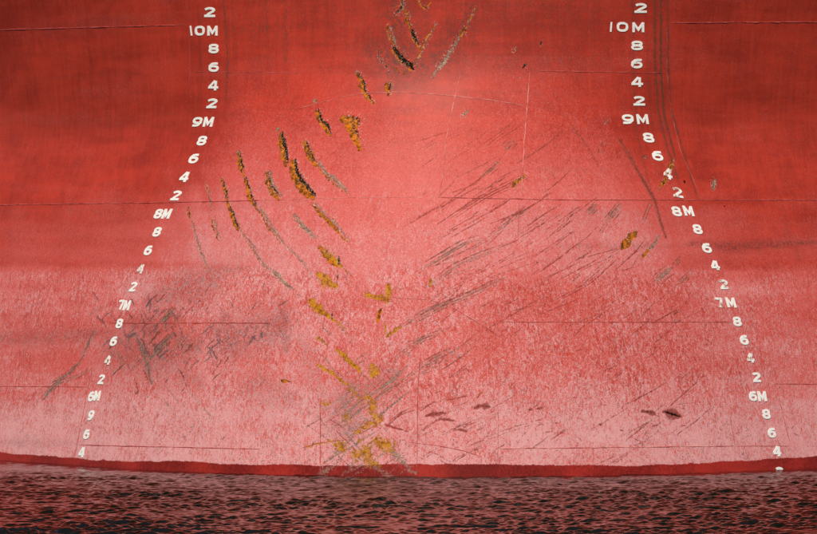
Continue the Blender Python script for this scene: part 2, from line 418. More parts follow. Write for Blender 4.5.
for i in range(220):                                    # fender rubber: short dark strokes, both slants
    x = random.gauss(165, 42); y = random.gauss(338, 24)
    if x < 96 or y > 392:
        continue
    a = math.radians(random.choice((random.gauss(48, 9), random.gauss(-62, 10)))); L = random.uniform(5, 20)
    paint(random.choice(('rub', 'rub', 'brn')), [(x - L / 2 * math.cos(a), y + L / 2 * math.sin(a)), (x + L * .05, y - L * .1), (x + L / 2 * math.cos(a), y - L / 2 * math.sin(a))],
          random.uniform(1.4, 3.0), random.uniform(.5, .9), jit=.3)
for pts, w in (([(135, 334), (143, 350), (148, 366), (151, 384)], 4), ([(150, 359), (160, 347), (172, 334)], 4), ([(160, 323), (175, 308)], 3.6),
               ([(94, 331), (88, 344), (82, 358)], 3.6), ([(82, 359), (69, 374), (52, 382)], 3), ([(62, 380), (50, 390), (43, 400)], 3), ([(128, 338), (136, 333)], 5)):
    paint('rub', pts, w, .85, jit=.4)
# --- rust-brown water runs down the corners by the draught marks
for pts, w, s in (([(655, -20), (655, 60), (658, 110), (668, 150), (680, 185)], 3, .55), ([(661, -20), (661, 70), (664, 115), (676, 160)], 3.4, .6),
                  ([(668, -20), (668, 60), (671, 110), (683, 150), (698, 200)], 2.4, .55), ([(633, 0), (634, 70), (636, 130), (648, 180), (655, 200)], 2.2, .5),
                  ([(647, 60), (650, 110), (660, 160)], 2, .45), ([(222, -20), (228, 60), (226, 100)], 3, .5), ([(232, -10), (234, 70)], 2.4, .4),
                  ([(198, -10), (202, 80), (194, 130)], 2.2, .35), ([(286, 0), (287, 60), (286, 100)], 4, .35), ([(265, 0), (266, 60)], 5, .25),
                  ([(620, 140), (640, 175), (655, 201), (660, 220), (666, 238)], 2.4, .75), ([(564, 115), (590, 150), (604, 175)], 1.6, .5)):
    paint('dirt_and_brown', pts, w * 1.3, s)
    paint('brn', pts, w * .8, s * 1.5, jit=.15, taper=.3)

# --- broad paint condition
n1 = vnoise(MX, MZ, 1.6, 0.9, 4, 21); n2 = vnoise(MX, MZ, 0.5, 0.35, 4, 22); n3 = vnoise(MX, MZ, 2.4, 0.12, 3, 23)
aX = np.abs(MX) / np.interp(MZ, XC_Z, XC_V)             # 1 at the line of the draught marks
front = 1 - sstep(0.76, 1.14, aX + 0.09 * n2 + 0.08 * vnoise(MX + MZ * .5, MZ, 0.14, 0.5, 4, 61))
bnd = 2.18 + 0.04 * n1 + 0.09 * n2 * sstep(0.3, 1.0, 1.3 - aX)
below = sstep(-0.10, 0.14, bnd - MZ + 0.03 * vnoise(MX, MZ, .12, .12, 3, 51))
chalk = front * (0.60 * (1 - sstep(2.2, 4.3, MZ + 0.16 * n1 + 0.10 * n2)) + 0.10 * (1 - sstep(4.2, 4.7, MZ)))
chalk += (1 - front) * 0.30 * (1 - sstep(2.3, 3.4, MZ + 0.1 * n1))
chalk += below * (-0.03 + 0.34 * (1 - front))
chalk += 0.26 * (1 - sstep(0.3, 1.15, MZ + 0.22 * n1 + .1 * n2))
chalk += 0.16 * vnoise(MX, MZ, 0.9, 0.16, 4, 52) * sstep(.7, 1.1, aX) + 0.06 * vnoise(MX, MZ, 0.12, 0.9, 4, 53) * sstep(2.0, 2.8, MZ)
chalk -= 0.16 * sstep(0.4, 1.0, MX) * sstep(0.9, 1.3, MZ) * sstep(2.3, 1.9, MZ) * front
chalk += 0.14 * n1 * (MZ < 4.5) + 0.15 * n2 * (0.3 + 0.7 * below) + 0.05 * n3
chalk -= 0.13 * (1 + n2) * np.exp(-((MZ - bnd - 0.03) / 0.035) ** 2) * sstep(-1.4, -2.6, MX)        # old waterline
chalk -= 0.10 * np.exp(-((MZ - 1.52 - .05 * n2) / 0.10) ** 2) * sstep(-1.2, -2.6, MX)
chalk += 0.16 * np.exp(-((MZ - bnd + 0.03) / 0.03) ** 2) * sstep(1.2, 2.2, MX) * (0.5 + n2)
CH['chalk'] = np.clip(chalk, 0, 1)
CH['mot'] = np.clip(0.20 + 0.18 * front * (1 - sstep(3.6, 4.3, MZ)) + below * (0.62 + 0.35 * n1), 0, 1)
wetline = 0.105 + 0.035 * np.sin(MX * 0.9 + 2.2) + 0.03 * sstep(-0.6, 1.6, MX) - 0.03 * sstep(1.4, 0.0, np.abs(MX + 1.0)) + 0.028 * vnoise(MX, MZ * 0, 0.35, 1, 5, 31, .6)
wetline = wetline + 0.05 * sstep(0.35, 0.8, vnoise(MX, MZ * 0, 0.10, 1, 3, 33)) * (0.4 + 0.6 * sstep(-.2, .5, n1))
CH['wet'] = np.clip(0.5 + (wetline - MZ) / 0.045, 0, 1)
CH['dirt_and_brown'] = np.clip(CH['dirt_and_brown'] + 0.22 * sstep(0.0, 0.6, n3) * (MZ > 2.2) * (0.6 + n1) + 0.14 * np.clip(vnoise(MX, MZ, 0.16, 1.2, 4, 41), 0, 1) * sstep(3.6, 4.6, MZ) + 0.22 * front * sstep(4.1, 4.9, MZ + .2 * n1), 0, 1)  # last term: browner towards the top, between the draught marks


def sample(ch, X, Z):
    u = np.clip((X - RX0) / RS, 0, len(rx) - 1.001); v = np.clip((Z - RZ0) / RS, 0, len(rz) - 1.001)
    iu = u.astype(int); iv = v.astype(int); fu = u - iu; fv = v - iv
    a = CH[ch]
    return (a[iu, iv] * (1 - fu) + a[iu + 1, iv] * fu) * (1 - fv) + (a[iu, iv + 1] * (1 - fu) + a[iu + 1, iv + 1] * fu) * fv


# ------------------------------------------------------------------ materials
class NT:
    def __init__(self, name):
        self.m = bpy.data.materials.new(name); self.m.use_nodes = True
        self.t = self.m.node_tree; self.t.nodes.clear()
        self.out = self.n('ShaderNodeOutputMaterial'); self.b = self.n('ShaderNodeBsdfPrincipled')
        self.l(self.b.outputs[0], self.out.inputs['Surface'])

    def n(self, t): return self.t.nodes.new(t)
    def l(self, a, b): self.t.links.new(a, b)

    def put(self, sock, v):
        if hasattr(v, 'is_output'): self.l(v, sock)
        else: sock.default_value = v

    def math(self, op, a, b=0.0, c=0.0, clamp=False):
        n = self.n('ShaderNodeMath'); n.operation = op; n.use_clamp = clamp
        for i, v in enumerate((a, b, c)): self.put(n.inputs[i], v)
        return n.outputs[0]

    def mix(self, f, a, b):
        n = self.n('ShaderNodeMix'); n.data_type = 'RGBA'
        self.put(n.inputs[0], f)
        for s, v in ((n.inputs[6], a), (n.inputs[7], b)):
            self.put(s, v if hasattr(v, 'is_output') else (*v, 1.0))
        return n.outputs[2]

    def ramp(self, x, a, b):
        n = self.n('ShaderNodeMapRange'); n.interpolation_type = 'SMOOTHSTEP'
        self.put(n.inputs[0], x); n.inputs[1].default_value = a; n.inputs[2].default_value = b
        return n.outputs[0]

    def attr(self, name):
        n = self.n('ShaderNodeAttribute'); n.attribute_name = name
        return n.outputs['Fac']

    def coords(self, scale):
        if not hasattr(self, 'tc'): self.tc = self.n('ShaderNodeTexCoord')
        n = self.n('ShaderNodeMapping'); n.inputs['Scale'].default_value = scale
        self.l(self.tc.outputs['Object'], n.inputs[0]); return n.outputs[0]

    def noise(self, scale, detail=4, rough=0.55, dist=0.0, vec=None):
        n = self.n('ShaderNodeTexNoise'); n.inputs['Scale'].default_value = scale
        n.inputs['Detail'].default_value = detail; n.inputs['Roughness'].default_value = rough
        n.inputs['Distortion'].default_value = dist
        self.l(vec if vec is not None else self.coords((1, 1, 1)), n.inputs['Vector']); return n.outputs['Fac']


def hull_material():
    N = NT('weathered_red_antifouling_paint')
    A = {k: N.attr(k) for k in CH}
    fine = N.noise(38, 4, 0.8)                     # ragged edges
    fine2 = N.noise(58, 3, 0.8)
    worm = N.noise(25, 5, 0.68, 1.4, N.coords((1.0, 1.0, 0.45)))               # scaly mottling of faded paint
    worm2 = N.noise(48, 3, 0.65, 1.2, N.coords((1.0, 1.0, 0.7)))
    bands = N.noise(1.0, 5, 0.65, 0.3, N.coords((0.9, 0.9, 6.0)))
    patch = N.noise(3.2, 4, 0.6, 0.8)
    fleck = N.noise(66, 2, 0.7)
    grain = N.noise(80, 3, 0.8)
    big = N.noise(0.9, 5, 0.6)
    runs = N.noise(1.0, 4, 0.6, 0.0, N.coords((22, 22, 0.8)))
    info = N.n('ShaderNodeObjectInfo')
    w = N.math('SUBTRACT', N.math('ADD', N.math('MULTIPLY', worm, 0.6), N.math('MULTIPLY', worm2, 0.4)), 0.5)
    ch = N.math('ADD', A['chalk'], N.math('MULTIPLY', N.math('MULTIPLY', w, N.math('MULTIPLY_ADD', N.ramp(patch, 0.35, 0.65), 3.0, 1.7)), A['mot']))
    ch = N.math('ADD', ch, N.math('MULTIPLY', N.math('SUBTRACT', grain, 0.5), N.math('MULTIPLY_ADD', A['mot'], 0.9, 0.75)))
    ch = N.math('ADD', ch, N.math('MULTIPLY', N.math('SUBTRACT', info.outputs['Random'], 0.5), 0.05), clamp=True)
    deep = N.mix(N.ramp(N.math('ADD', N.math('ADD', N.math('MULTIPLY', big, 0.30), N.math('MULTIPLY', runs, 0.2)), N.math('ADD', N.math('MULTIPLY', bands, 0.3), N.math('MULTIPLY', patch, 0.2))), 0.38, 0.62), (0.31, 0.021, 0.009), (0.51, 0.038, 0.016))
    mid = (0.60, 0.098, 0.080)
    pale = (0.72, 0.34, 0.335)
    c = N.mix(N.ramp(ch, 0.0, 0.55), deep, mid)
    c = N.mix(N.ramp(ch, 0.45, 1.05), c, pale)

    # dark pores and pale salt flecks in the weathered paint
    pore = N.math('MULTIPLY', N.ramp(N.math('ADD', worm2, N.math('MULTIPLY', patch, 0.25)), 0.68, 0.78), N.math('MULTIPLY_ADD', A['mot'], 0.5, 0.22))
    c = N.mix(pore, c, (0.20, 0.035, 0.028))
    salt = N.math('MULTIPLY', N.ramp(fleck, 0.60, 0.70), N.math('MULTIPLY_ADD', A['mot'], 0.38, N.math('MULTIPLY', A['chalk'], 0.2)))
    c = N.mix(salt, c, (0.80, 0.55, 0.50))

    def mask(name, k=0.9, lo=0.46, hi=0.56, src=fine):
        return N.ramp(N.math('ADD', A[name], N.math('MULTIPLY', N.math('SUBTRACT', src, 0.5), N.math('MULTIPLY', N.ramp(A[name], 0.02, 0.2), k * 2.6))), lo, hi)
    d_m = N.math('MULTIPLY', A['dirt_and_brown'], N.ramp(N.math('ADD', N.math('MULTIPLY', fine, 0.5), N.math('MULTIPLY', worm, 0.5)), 0.43, 0.57), clamp=True)
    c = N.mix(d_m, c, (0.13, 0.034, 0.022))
    red_m = mask('red', 0.34, 0.42, 0.72)
    c = N.mix(N.math('MULTIPLY', red_m, 0.82), c, (0.23, 0.022, 0.012))
    brn_m = mask('brn', 0.40, 0.42, 0.72)
    c = N.mix(N.math('MULTIPLY', brn_m, 0.85), c, (0.15, 0.040, 0.022))
    rub_m = mask('rub', 0.55, 0.40, 0.70, fine2)
    c = N.mix(N.math('MULTIPLY', rub_m, 0.75), c, (0.085, 0.050, 0.052))
    gry_m = mask('gry', 0.8, 0.44, 0.62, fine2)
    gcol = N.mix(N.ramp(fine, 0.36, 0.66), (0.060, 0.038, 0.024), (0.40, 0.29, 0.20))
    c = N.mix(N.math('MULTIPLY', gry_m, 0.85), c, gcol)
    rn = N.noise(20, 4, 0.7)
    rust_m = mask('rust', 0.42, 0.44, 0.56)
    rcol = N.mix(N.ramp(N.math('ADD', N.math('MULTIPLY', rn, 0.7), N.math('MULTIPLY', fine2, 0.3)), 0.42, 0.60), (0.12, 0.036, 0.008), (0.58, 0.155, 0.007))
    c = N.mix(rust_m, c, rcol)
    yel_m = mask('yel', 0.8)
    ycol = N.mix(N.ramp(N.math('ADD', N.math('MULTIPLY', rn, 0.6), N.math('MULTIPLY', fine2, 0.4)), 0.40, 0.58), (0.24, 0.075, 0.010), (0.60, 0.25, 0.015))
    c = N.mix(N.math('MULTIPLY', yel_m, 0.92), c, ycol)
    blk_m = mask('blk', 0.45, 0.45, 0.57, fine)
    c = N.mix(blk_m, c, (0.014, 0.008, 0.005))
    flk_m = N.math('MULTIPLY', N.ramp(fleck, 0.57, 0.66), N.ramp(A['flk'], 0.1, 0.5))
    c = N.mix(N.math('MULTIPLY', flk_m, 0.75), c, (0.62, 0.50, 0.36))
    wet = N.ramp(N.math('ADD', A['wet'], N.math('MULTIPLY', N.math('SUBTRACT', fine, 0.5), 0.8)), 0.40, 0.62)
    wet = N.math('MULTIPLY', wet, N.math('SUBTRACT', 1.0, N.math('MULTIPLY', N.math('MAXIMUM', gry_m, yel_m), 0.6)))
    c = N.mix(wet, c, N.mix(N.ramp(N.math('ADD', N.math('MULTIPLY', big, 0.6), N.math('MULTIPLY', worm2, 0.4)), 0.4, 0.62), (0.16, 0.008, 0.005), (0.38, 0.024, 0.014)))
    N.l(c, N.b.inputs['Base Color'])
    torn = N.math('MAXIMUM', N.math('MAXIMUM', rust_m, yel_m), blk_m)
    r = N.math('ADD', 0.50, N.math('MULTIPLY', ch, 0.2))
    r = N.math('ADD', r, N.math('MULTIPLY', torn, 0.2), clamp=True)
    r = N.math('SUBTRACT', r, N.math('MULTIPLY', wet, 0.22))
    N.l(r, N.b.inputs['Roughness'])
    N.l(N.math('SUBTRACT', 0.22, N.math('MULTIPLY', torn, 0.2), clamp=True), N.b.inputs['Specular IOR Level'])
    h = N.math('ADD', N.math('MULTIPLY', w, N.math('MULTIPLY', A['mot'], 0.9)), N.math('MULTIPLY', grain, 0.18))
    h = N.math('ADD', h, N.math('MULTIPLY', torn, N.math('MULTIPLY_ADD', fine, 1.4, -1.2)))
    h = N.math('SUBTRACT', h, N.math('MULTIPLY', N.math('MAXIMUM', red_m, gry_m), 0.3))
    bp = N.n('ShaderNodeBump'); bp.inputs['Strength'].default_value = 0.55; bp.inputs['Distance'].default_value = 0.006
    N.l(h, bp.inputs['Height']); N.l(bp.outputs[0], N.b.inputs['Normal'])
    return N.m


def simple_material(name, c1, c2, rough, scale=40, spec=0.4):
    N = NT(name)
    f = N.ramp(N.noise(scale, 4, 0.6), 0.35, 0.68)
    N.l(N.mix(f, c1, c2), N.b.inputs['Base Color'])
    N.b.inputs['Roughness'].default_value = rough
    N.b.inputs['Specular IOR Level'].default_value = spec
    return N.m


M_HULL = hull_material()
M_WELD = simple_material('painted_weld_bead', (0.30, 0.03, 0.022), (0.52, 0.10, 0.08), 0.55, 9)
M_WELD_PALE = simple_material('faded_painted_weld_bead', (0.40, 0.06, 0.05), (0.66, 0.26, 0.22), 0.6, 9)
M_TOP = simple_material('topside_dark_for_reflections', (0.008, 0.0075, 0.006), (0.014, 0.013, 0.011), 0.45, 3)  # unseen topside; near-black added to darken what the water reflects
M_STEEL = simple_material('dark_painted_deck_steel', (0.10, 0.03, 0.025), (0.16, 0.05, 0.04), 0.6, 5)


def mark_material(name, rusty):
    N = NT(name)
    f = N.ramp(N.noise(26, 4, 0.65), 0.60 - 0.16 * rusty, 0.74 - 0.08 * rusty)
    g = N.noise(60, 3, 0.6)
    base = N.mix(N.ramp(g, 0.3, 0.7), (0.80, 0.78, 0.70), (0.90, 0.89, 0.83))
    worn = N.mix(N.ramp(g, 0.4, 0.6), (0.30, 0.13, 0.03), (0.50, 0.16, 0.12))
    N.l(N.mix(f, base, worn), N.b.inputs['Base Color'])
    N.b.inputs['Roughness'].default_value = 0.55
    return N.m


M_MARK = mark_material('white_draught_mark_paint', 0.0)
M_MARK_WORN = mark_material('worn_white_draught_mark_paint', 1.0)


# ------------------------------------------------------------------ mesh helpers
def grid_mesh(name, V, nu, nv, attrs=None, smooth=True):
    me = bpy.data.meshes.new(name)
    idx = np.arange(nu * nv).reshape(nu, nv)
    F = np.stack([idx[:-1, :-1], idx[1:, :-1], idx[1:, 1:], idx[:-1, 1:]], -1).reshape(-1, 4)
    me.vertices.add(len(V)); me.vertices.foreach_set('co', V.astype(np.float32).ravel())
    me.loops.add(F.size); me.loops.foreach_set('vertex_index', F.astype(np.int32).ravel())
    me.polygons.add(len(F)); me.polygons.foreach_set('loop_start', np.arange(0, F.size, 4, dtype=np.int32))
    me.update(calc_edges=True)
    if smooth: me.polygons.foreach_set('use_smooth', np.ones(len(F), bool))
    for k, v in (attrs or {}).items():
        a = me.attributes.new(k, 'FLOAT', 'POINT'); a.data.foreach_set('value', v.astype(np.float32).ravel())
    me.update()
    return me


def add_obj(name, me, mat, parent=None):
    o = bpy.data.objects.new(name, me)
    if mat: me.materials.append(mat)
    col.objects.link(o)
    if parent: o.parent = parent
    return o


# ------------------------------------------------------------------ the ship
ship = bpy.data.objects.new('ship', None)
ship.rotation_euler = (0, 0, YAW)
ship['label'] = "ship's blunt bow in scraped red bottom paint with two columns of white draught marks"
ship['category'] = 'ship'
col.objects.link(ship)


def curve_xz(pts):
    p = np.array(pts, float)
    X, Z = px_to_hull(p[:, 0], p[:, 1])
    return X, Z


def col_curve(pts):
    X, Z = curve_xz(pts)
    o = np.argsort(Z)
    return lambda z: np.interp(z, Z[o], X[o])


def row_curve(pts):
    X, Z = curve_xz(pts)
    o = np.argsort(X)
    return lambda x: np.interp(x, X[o], Z[o])


ZTOP, ZBOT = 5.45, -0.7
C_LL = lambda z: np.full_like(z, -5.4)
C_RR = lambda z: np.full_like(z, 5.4)
C_L = col_curve([(189, -60), (188, 0), (190, 70), (182, 122), (166, 165), (150, 203), (131, 250), (112, 303), (96, 360), (88, 388), (75, 457), (70, 530)])
C_2 = col_curve([(300, -60), (300, 72), (318, 140), (330, 203), (327, 260), (320, 330), (320, 477), (318, 530)])
C_3 = col_curve([(461, -60), (460, 75), (455, 96), (446, 140), (438, 203), (426, 300), (419, 380), (416, 480), (415, 530)])
C_4 = col_curve([(530, -60), (528, 72), (524, 140), (521, 200), (512, 260), (500, 322), (498, 448), (497, 530)])
C_R = col_curve([(666, -60), (666, 0), (667, 72), (673, 120), (689, 170), (703, 203), (727, 270), (746, 322), (771, 384), (790, 446), (800, 530)])
topc = lambda x: np.full_like(x, ZTOP)
botc = lambda x: np.full_like(x, ZBOT)
columns = [
    (C_LL, C_L, [topc, row_curve([(-60, 31), (0, 30), (187, 25), (400, 22)]), row_curve([(-60, 206), (0, 205), (190, 202), (400, 200)]), row_curve([(-60, 386), (88, 387), (200, 388)]), botc]),
    (C_L, C_2, [topc, row_curve([(150, 71.5), (300, 73), (340, 73)]), row_curve([(60, 204), (190, 202), (340, 198)]), row_curve([(60, 323), (400, 323)]), row_curve([(40, 444), (78, 445), (260, 449), (330, 450)]), botc]),
    (C_2, C_3, [topc, row_curve([(290, 110), (320, 103), (360, 93.5), (400, 92), (455, 96), (470, 98)]), row_curve([(300, 199), (330, 198), (430, 197), (460, 197)]), row_curve([(300, 293), (366, 296), (430, 300), (460, 302)]), row_curve([(300, 448), (335, 440), (375, 438), (415, 443), (430, 446)]), botc]),
    (C_3, C_4, [topc, row_curve([(440, 95), (455, 96), (490, 100), (525, 106), (540, 108)]), row_curve([(420, 197), (540, 200)]), row_curve([(410, 298), (455, 310), (505, 340), (520, 348)]), row_curve([(400, 440), (415, 443), (450, 449), (480, 457), (510, 464)]), botc]),
    (C_4, C_R, [topc, row_curve([(510, 71), (537, 71), (665, 73), (690, 73)]), row_curve([(500, 200), (655, 200), (720, 200)]), row_curve([(480, 322), (735, 322), (770, 322)]), row_curve([(480, 448.5), (735, 446), (810, 446)]), botc]),
    (C_R, C_RR, [topc, row_curve([(600, 23.5), (668, 23), (860, 22)]), row_curve([(650, 200), (860, 200)]), row_curve([(740, 384), (860, 384)]), botc]),
]
STEP = 0.010
for cl, cr, rows in columns:
    for r in range(len(rows) - 1):
        rt, rb = rows[r], rows[r + 1]
        xm = np.array([0.5 * (cl(np.array([2.5]))[0] + cr(np.array([2.5]))[0])])
        zt, zb = rt(xm)[0], rb(xm)[0]
        wid = (cr(np.array([zt, zb])) - cl(np.array([zt, zb]))).max()
        nu = max(8, int(wid / STEP) + 2); nv = max(6, int((zt - zb) / STEP) + 2)
        U, Vv = np.meshgrid(np.linspace(0, 1, nu), np.linspace(0, 1, nv), indexing='ij')
        Z = zb + (zt - zb) * Vv
        for _ in range(8):
            X = cl(Z) * (1 - U) + cr(Z) * U
            Z = rb(X) * (1 - Vv) + rt(X) * Vv
        X = cl(Z) * (1 - U) + cr(Z) * U
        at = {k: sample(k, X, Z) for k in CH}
        edge = np.minimum(np.minimum(U, 1 - U) * wid, np.minimum(Vv, 1 - Vv) * (zt - zb))
        fade = np.clip(edge / 0.03, 0, 1)
        pit = fade * (0.007 * sstep(.4, .9, at['blk']) + 0.002 * sstep(.4, .8, at['rust']) + 0.002 * sstep(.5, .9, at['red']))
        Y = hull_y(X, Z) + pit
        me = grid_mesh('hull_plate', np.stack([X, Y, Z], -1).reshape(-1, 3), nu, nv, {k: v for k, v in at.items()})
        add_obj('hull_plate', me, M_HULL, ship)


# plating beyond the close-up, coarser: sides running aft, flare above
def shell(name, xs, zs, mat, off=0.0):
    X, Z = np.meshgrid(np.asarray(xs, float), np.asarray(zs, float), indexing='ij')
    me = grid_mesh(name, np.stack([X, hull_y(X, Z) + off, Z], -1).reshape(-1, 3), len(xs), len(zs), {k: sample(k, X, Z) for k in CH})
    return add_obj(name, me, mat, ship)


xs_aft = np.concatenate([np.arange(5.4, 7, 0.05), np.linspace(7, 13, 40)])
zs_low = np.arange(ZBOT, ZTOP + 0.001, 0.05); zs_low[-1] = ZTOP
shell('side_plating', -xs_aft[::-1], zs_low, M_HULL)
shell('side_plating', xs_aft, zs_low, M_HULL)
xs_all = np.concatenate([-xs_aft[::-1], np.arange(-5.35, 5.36, 0.05), xs_aft])
shell('flare_plating', xs_all, np.linspace(ZTOP, 6.4, 24), M_HULL)
shell('topside_plating', xs_all, np.linspace(6.4, 12.5, 40), M_TOP)
shell('underwater_plating', xs_all, np.linspace(-2.6, ZBOT, 20), M_HULL)
# deck closing the shell
Xd, Td = np.meshgrid(xs_all, np.linspace(0, 1, 12), indexing='ij')
yd = hull_y(Xd, np.full_like(Xd, 12.5)); yb = hull_y(np.array([13.0]), np.array([12.5]))[0]
me = grid_mesh('deck', np.stack([Xd, yd * (1 - Td) + yb * Td, np.full_like(Xd, 12.45)], -1).reshape(-1, 3), len(xs_all), 12)
add_obj('deck', me, M_STEEL, ship)


# weld beads
def weld(pts, r=0.006, mat=None, wob=0.25):
    r = r * 0.62
    p = np.array(pts, float)
    seg = np.hypot(*np.diff(p, axis=0).T); tt = np.concatenate([[0], np.cumsum(seg)])
    n = max(4, int(tt[-1] / 5))
    ts = np.linspace(0, tt[-1], n)
    qx = np.interp(ts, tt, p[:, 0]) + RNG.normal(0, wob * .4, n); qy = np.interp(ts, tt, p[:, 1]) + RNG.normal(0, wob * .4, n)
    X, Z = px_to_hull(qx, qy)
    P = np.stack([X, hull_y(X, Z), Z], -1); nn = hull_normal(X, Z)
    T = np.gradient(P, axis=0); T /= np.linalg.norm(T, axis=1, keepdims=True)
    B = np.cross(T, nn)
    rr = r * np.clip(1 + 0.25 * RNG.normal(0, 1, n), 0.5, 1.5); rr[0] *= 0.3; rr[-1] *= 0.3
    k = 6
    ang = np.linspace(-0.15 * np.pi, 1.15 * np.pi, k)
    V = P[:, None, :] + rr[:, None, None] * (np.cos(ang)[None, :, None] * B[:, None, :] * 1.25 + np.sin(ang)[None, :, None] * nn[:, None, :])
    me = grid_mesh('weld_seam', V.reshape(-1, 3), n, k)
    return add_obj('weld_seam', me, mat or M_WELD, ship)


for pts, r, m in (
    ([(-50, 31), (0, 30), (90, 27.5), (187, 25)], .007, M_WELD), ([(668, 23), (740, 22.5), (860, 22)], .007, M_WELD),
    ([(190, 72), (300, 73)], .004, M_WELD), ([(537, 71), (600, 72), (665, 73)], .006, M_WELD),
    ([(300, 108), (320, 103), (340, 97.5), (360, 93.5), (400, 92), (455, 96), (490, 100), (525, 106)], .005, M_WELD_PALE),
    ([(-50, 206), (0, 205), (150, 202.7), (190, 202), (260, 200.5)], .007, M_WELD), ([(260, 200.5), (340, 198), (420, 197)], .0035, M_WELD_PALE),
    ([(438, 197.5), (520, 199), (560, 200), (655, 200)], .006, M_WELD), ([(655, 200), (740, 200), (860, 200)], .007, M_WELD),
    ([(110, 323), (190, 323), (273, 323)], .0055, M_WELD), ([(500, 322), (620, 322), (735, 322)], .0055, M_WELD),
    ([(430, 300), (455, 309), (480, 324), (505, 340)], .004, M_WELD), ([(366, 296), (430, 300)], .003, M_WELD),
    ([(-50, 386), (88, 387)], .0055, M_WELD), ([(775, 384), (860, 384)], .0055, M_WELD),
    ([(78, 445), (170, 447), (260, 449)], .0055, M_WELD), ([(300, 448.5), (318, 443), (340, 440), (352, 440)], .004, M_WELD),
    ([(410, 442), (440, 446), (465, 451), (482, 457)], .005, M_WELD), ([(497, 448.5), (600, 447.5), (735, 446)], .0065, M_WELD_PALE), ([(735, 446), (792, 446)], .004, M_WELD),
    ([(320, 400), (320.5, 440), (320, 477)], .005, M_WELD), ([(417, 470), (417.5, 420), (418, 385), (421, 350)], .0045, M_WELD),
    ([(460, 75), (455, 96), (446, 140), (442, 180), (439, 196)], .0055, M_WELD_PALE), ([(530, 72), (527, 110), (524, 145), (523, 170), (521, 195)], .0055, M_WELD_PALE),
    ([(519, 203), (518, 240)], .004, M_WELD), ([(498, 385), (498, 450), (497, 465)], .0035, M_WELD_PALE),
    ([(92, 372), (88, 388), (81, 425), (74, 459)], .005, M_WELD), ([(98, 352), (106, 325)], .003, M_WELD),
    ([(129, 440), (130, 462)], .004, M_WELD), ([(593, 448), (593, 470)], .004, M_WELD), ([(730, 415), (735, 446)], .004, M_WELD), ([(776, 385), (784, 420), (791, 446)], .004, M_WELD),
    ([(667, 26), (667, 72), (671, 110), (680, 150), (690, 172), (704, 205), (707, 212)], .005, M_WELD), ([(189, 28), (190, 70), (187, 95)], .003, M_WELD),
    ([(620, 140), (640, 175), (654, 199), (660, 220), (666, 238)], .004, M_WELD), ([(655, 198), (648, 214)], .003, M_WELD),
):
    weld(pts, r, m)

# ------------------------------------------------------------------ draught marks: raised steel characters
T = 0.25                                      # stroke width in glyph units (height 1)


def arc(cx, cy, rx_, ry_, a0, a1, n=7):
    return [(cx + rx_ * math.cos(math.radians(a0 + (a1 - a0) * i / n)), cy + ry_ * math.sin(math.radians(a0 + (a1 - a0) * i / n))) for i in range(n + 1)]


def oval(x0, x1, y0, y1, r=0.42):
    rx_, ry_ = r * (x1 - x0), r * (y1 - y0)
    return (arc(x1 - rx_, y1 - ry_, rx_, ry_, 0, 90, 3) + arc(x0 + rx_, y1 - ry_, rx_, ry_, 90, 180, 3)
            + arc(x0 + rx_, y0 + ry_, rx_, ry_, 180, 270, 3) + arc(x1 - rx_, y0 + ry_, rx_, ry_, 270, 360, 3))


h = T / 2
GLYPH = {   # strokes in a unit box, (points, closed)
    '0': [(oval(h, 1 - h, h, 1 - h, .36), True)],
    '1': [([(.5, 0), (.5, 1)], False)],
    '2': [(arc(.5, .70, .5 - h * .9, .30 - h * .9, 165, -30, 8) + [(.42, .34), (.20, h)], False), ([(h * .3, h), (1.0, h)], False)],
    '4': [([(.62, 1.0), (.10, .34)], False), ([(.02, .31), (1.0, .31)], False), ([(.72, 1.0), (.72, 0)], False)],
    '6': [(oval(h, 1 - h, h, .62 - h * .2, .42), True), ([(h * 1.02, .36), (h * 1.15, .62), (.36, 1 - h * 1.3), (.60, 1 - h), (.90, 1 - h * 1.05)], False)],
    '7': [([(0, 1 - h), (1 - h, 1 - h)], False), ([(1 - h * 1.1, 1 - h * .4), (.74, .60), (.52, 0)], False)],
    '8': [(oval(h * 1.25, 1 - h * 1.25, .5 + h * .05, 1 - h, .42), True), (oval(h, 1 - h, h, .5 + h * .0, .42), True)],
    '9': [(oval(h, 1 - h, .38 + h * .2, 1 - h, .42), True), ([(1 - h * 1.02, .64), (1 - h * 1.15, .38), (.64, h * 1.3), (.40, h), (.08, h * 1.05)], False)],
    'M': [([(h, 0), (h, 1)], False), ([(1 - h, 0), (1 - h, 1)], False), ([(h * .9, .96), (.5, .26), (1 - h * .9, .96)], False)],
}


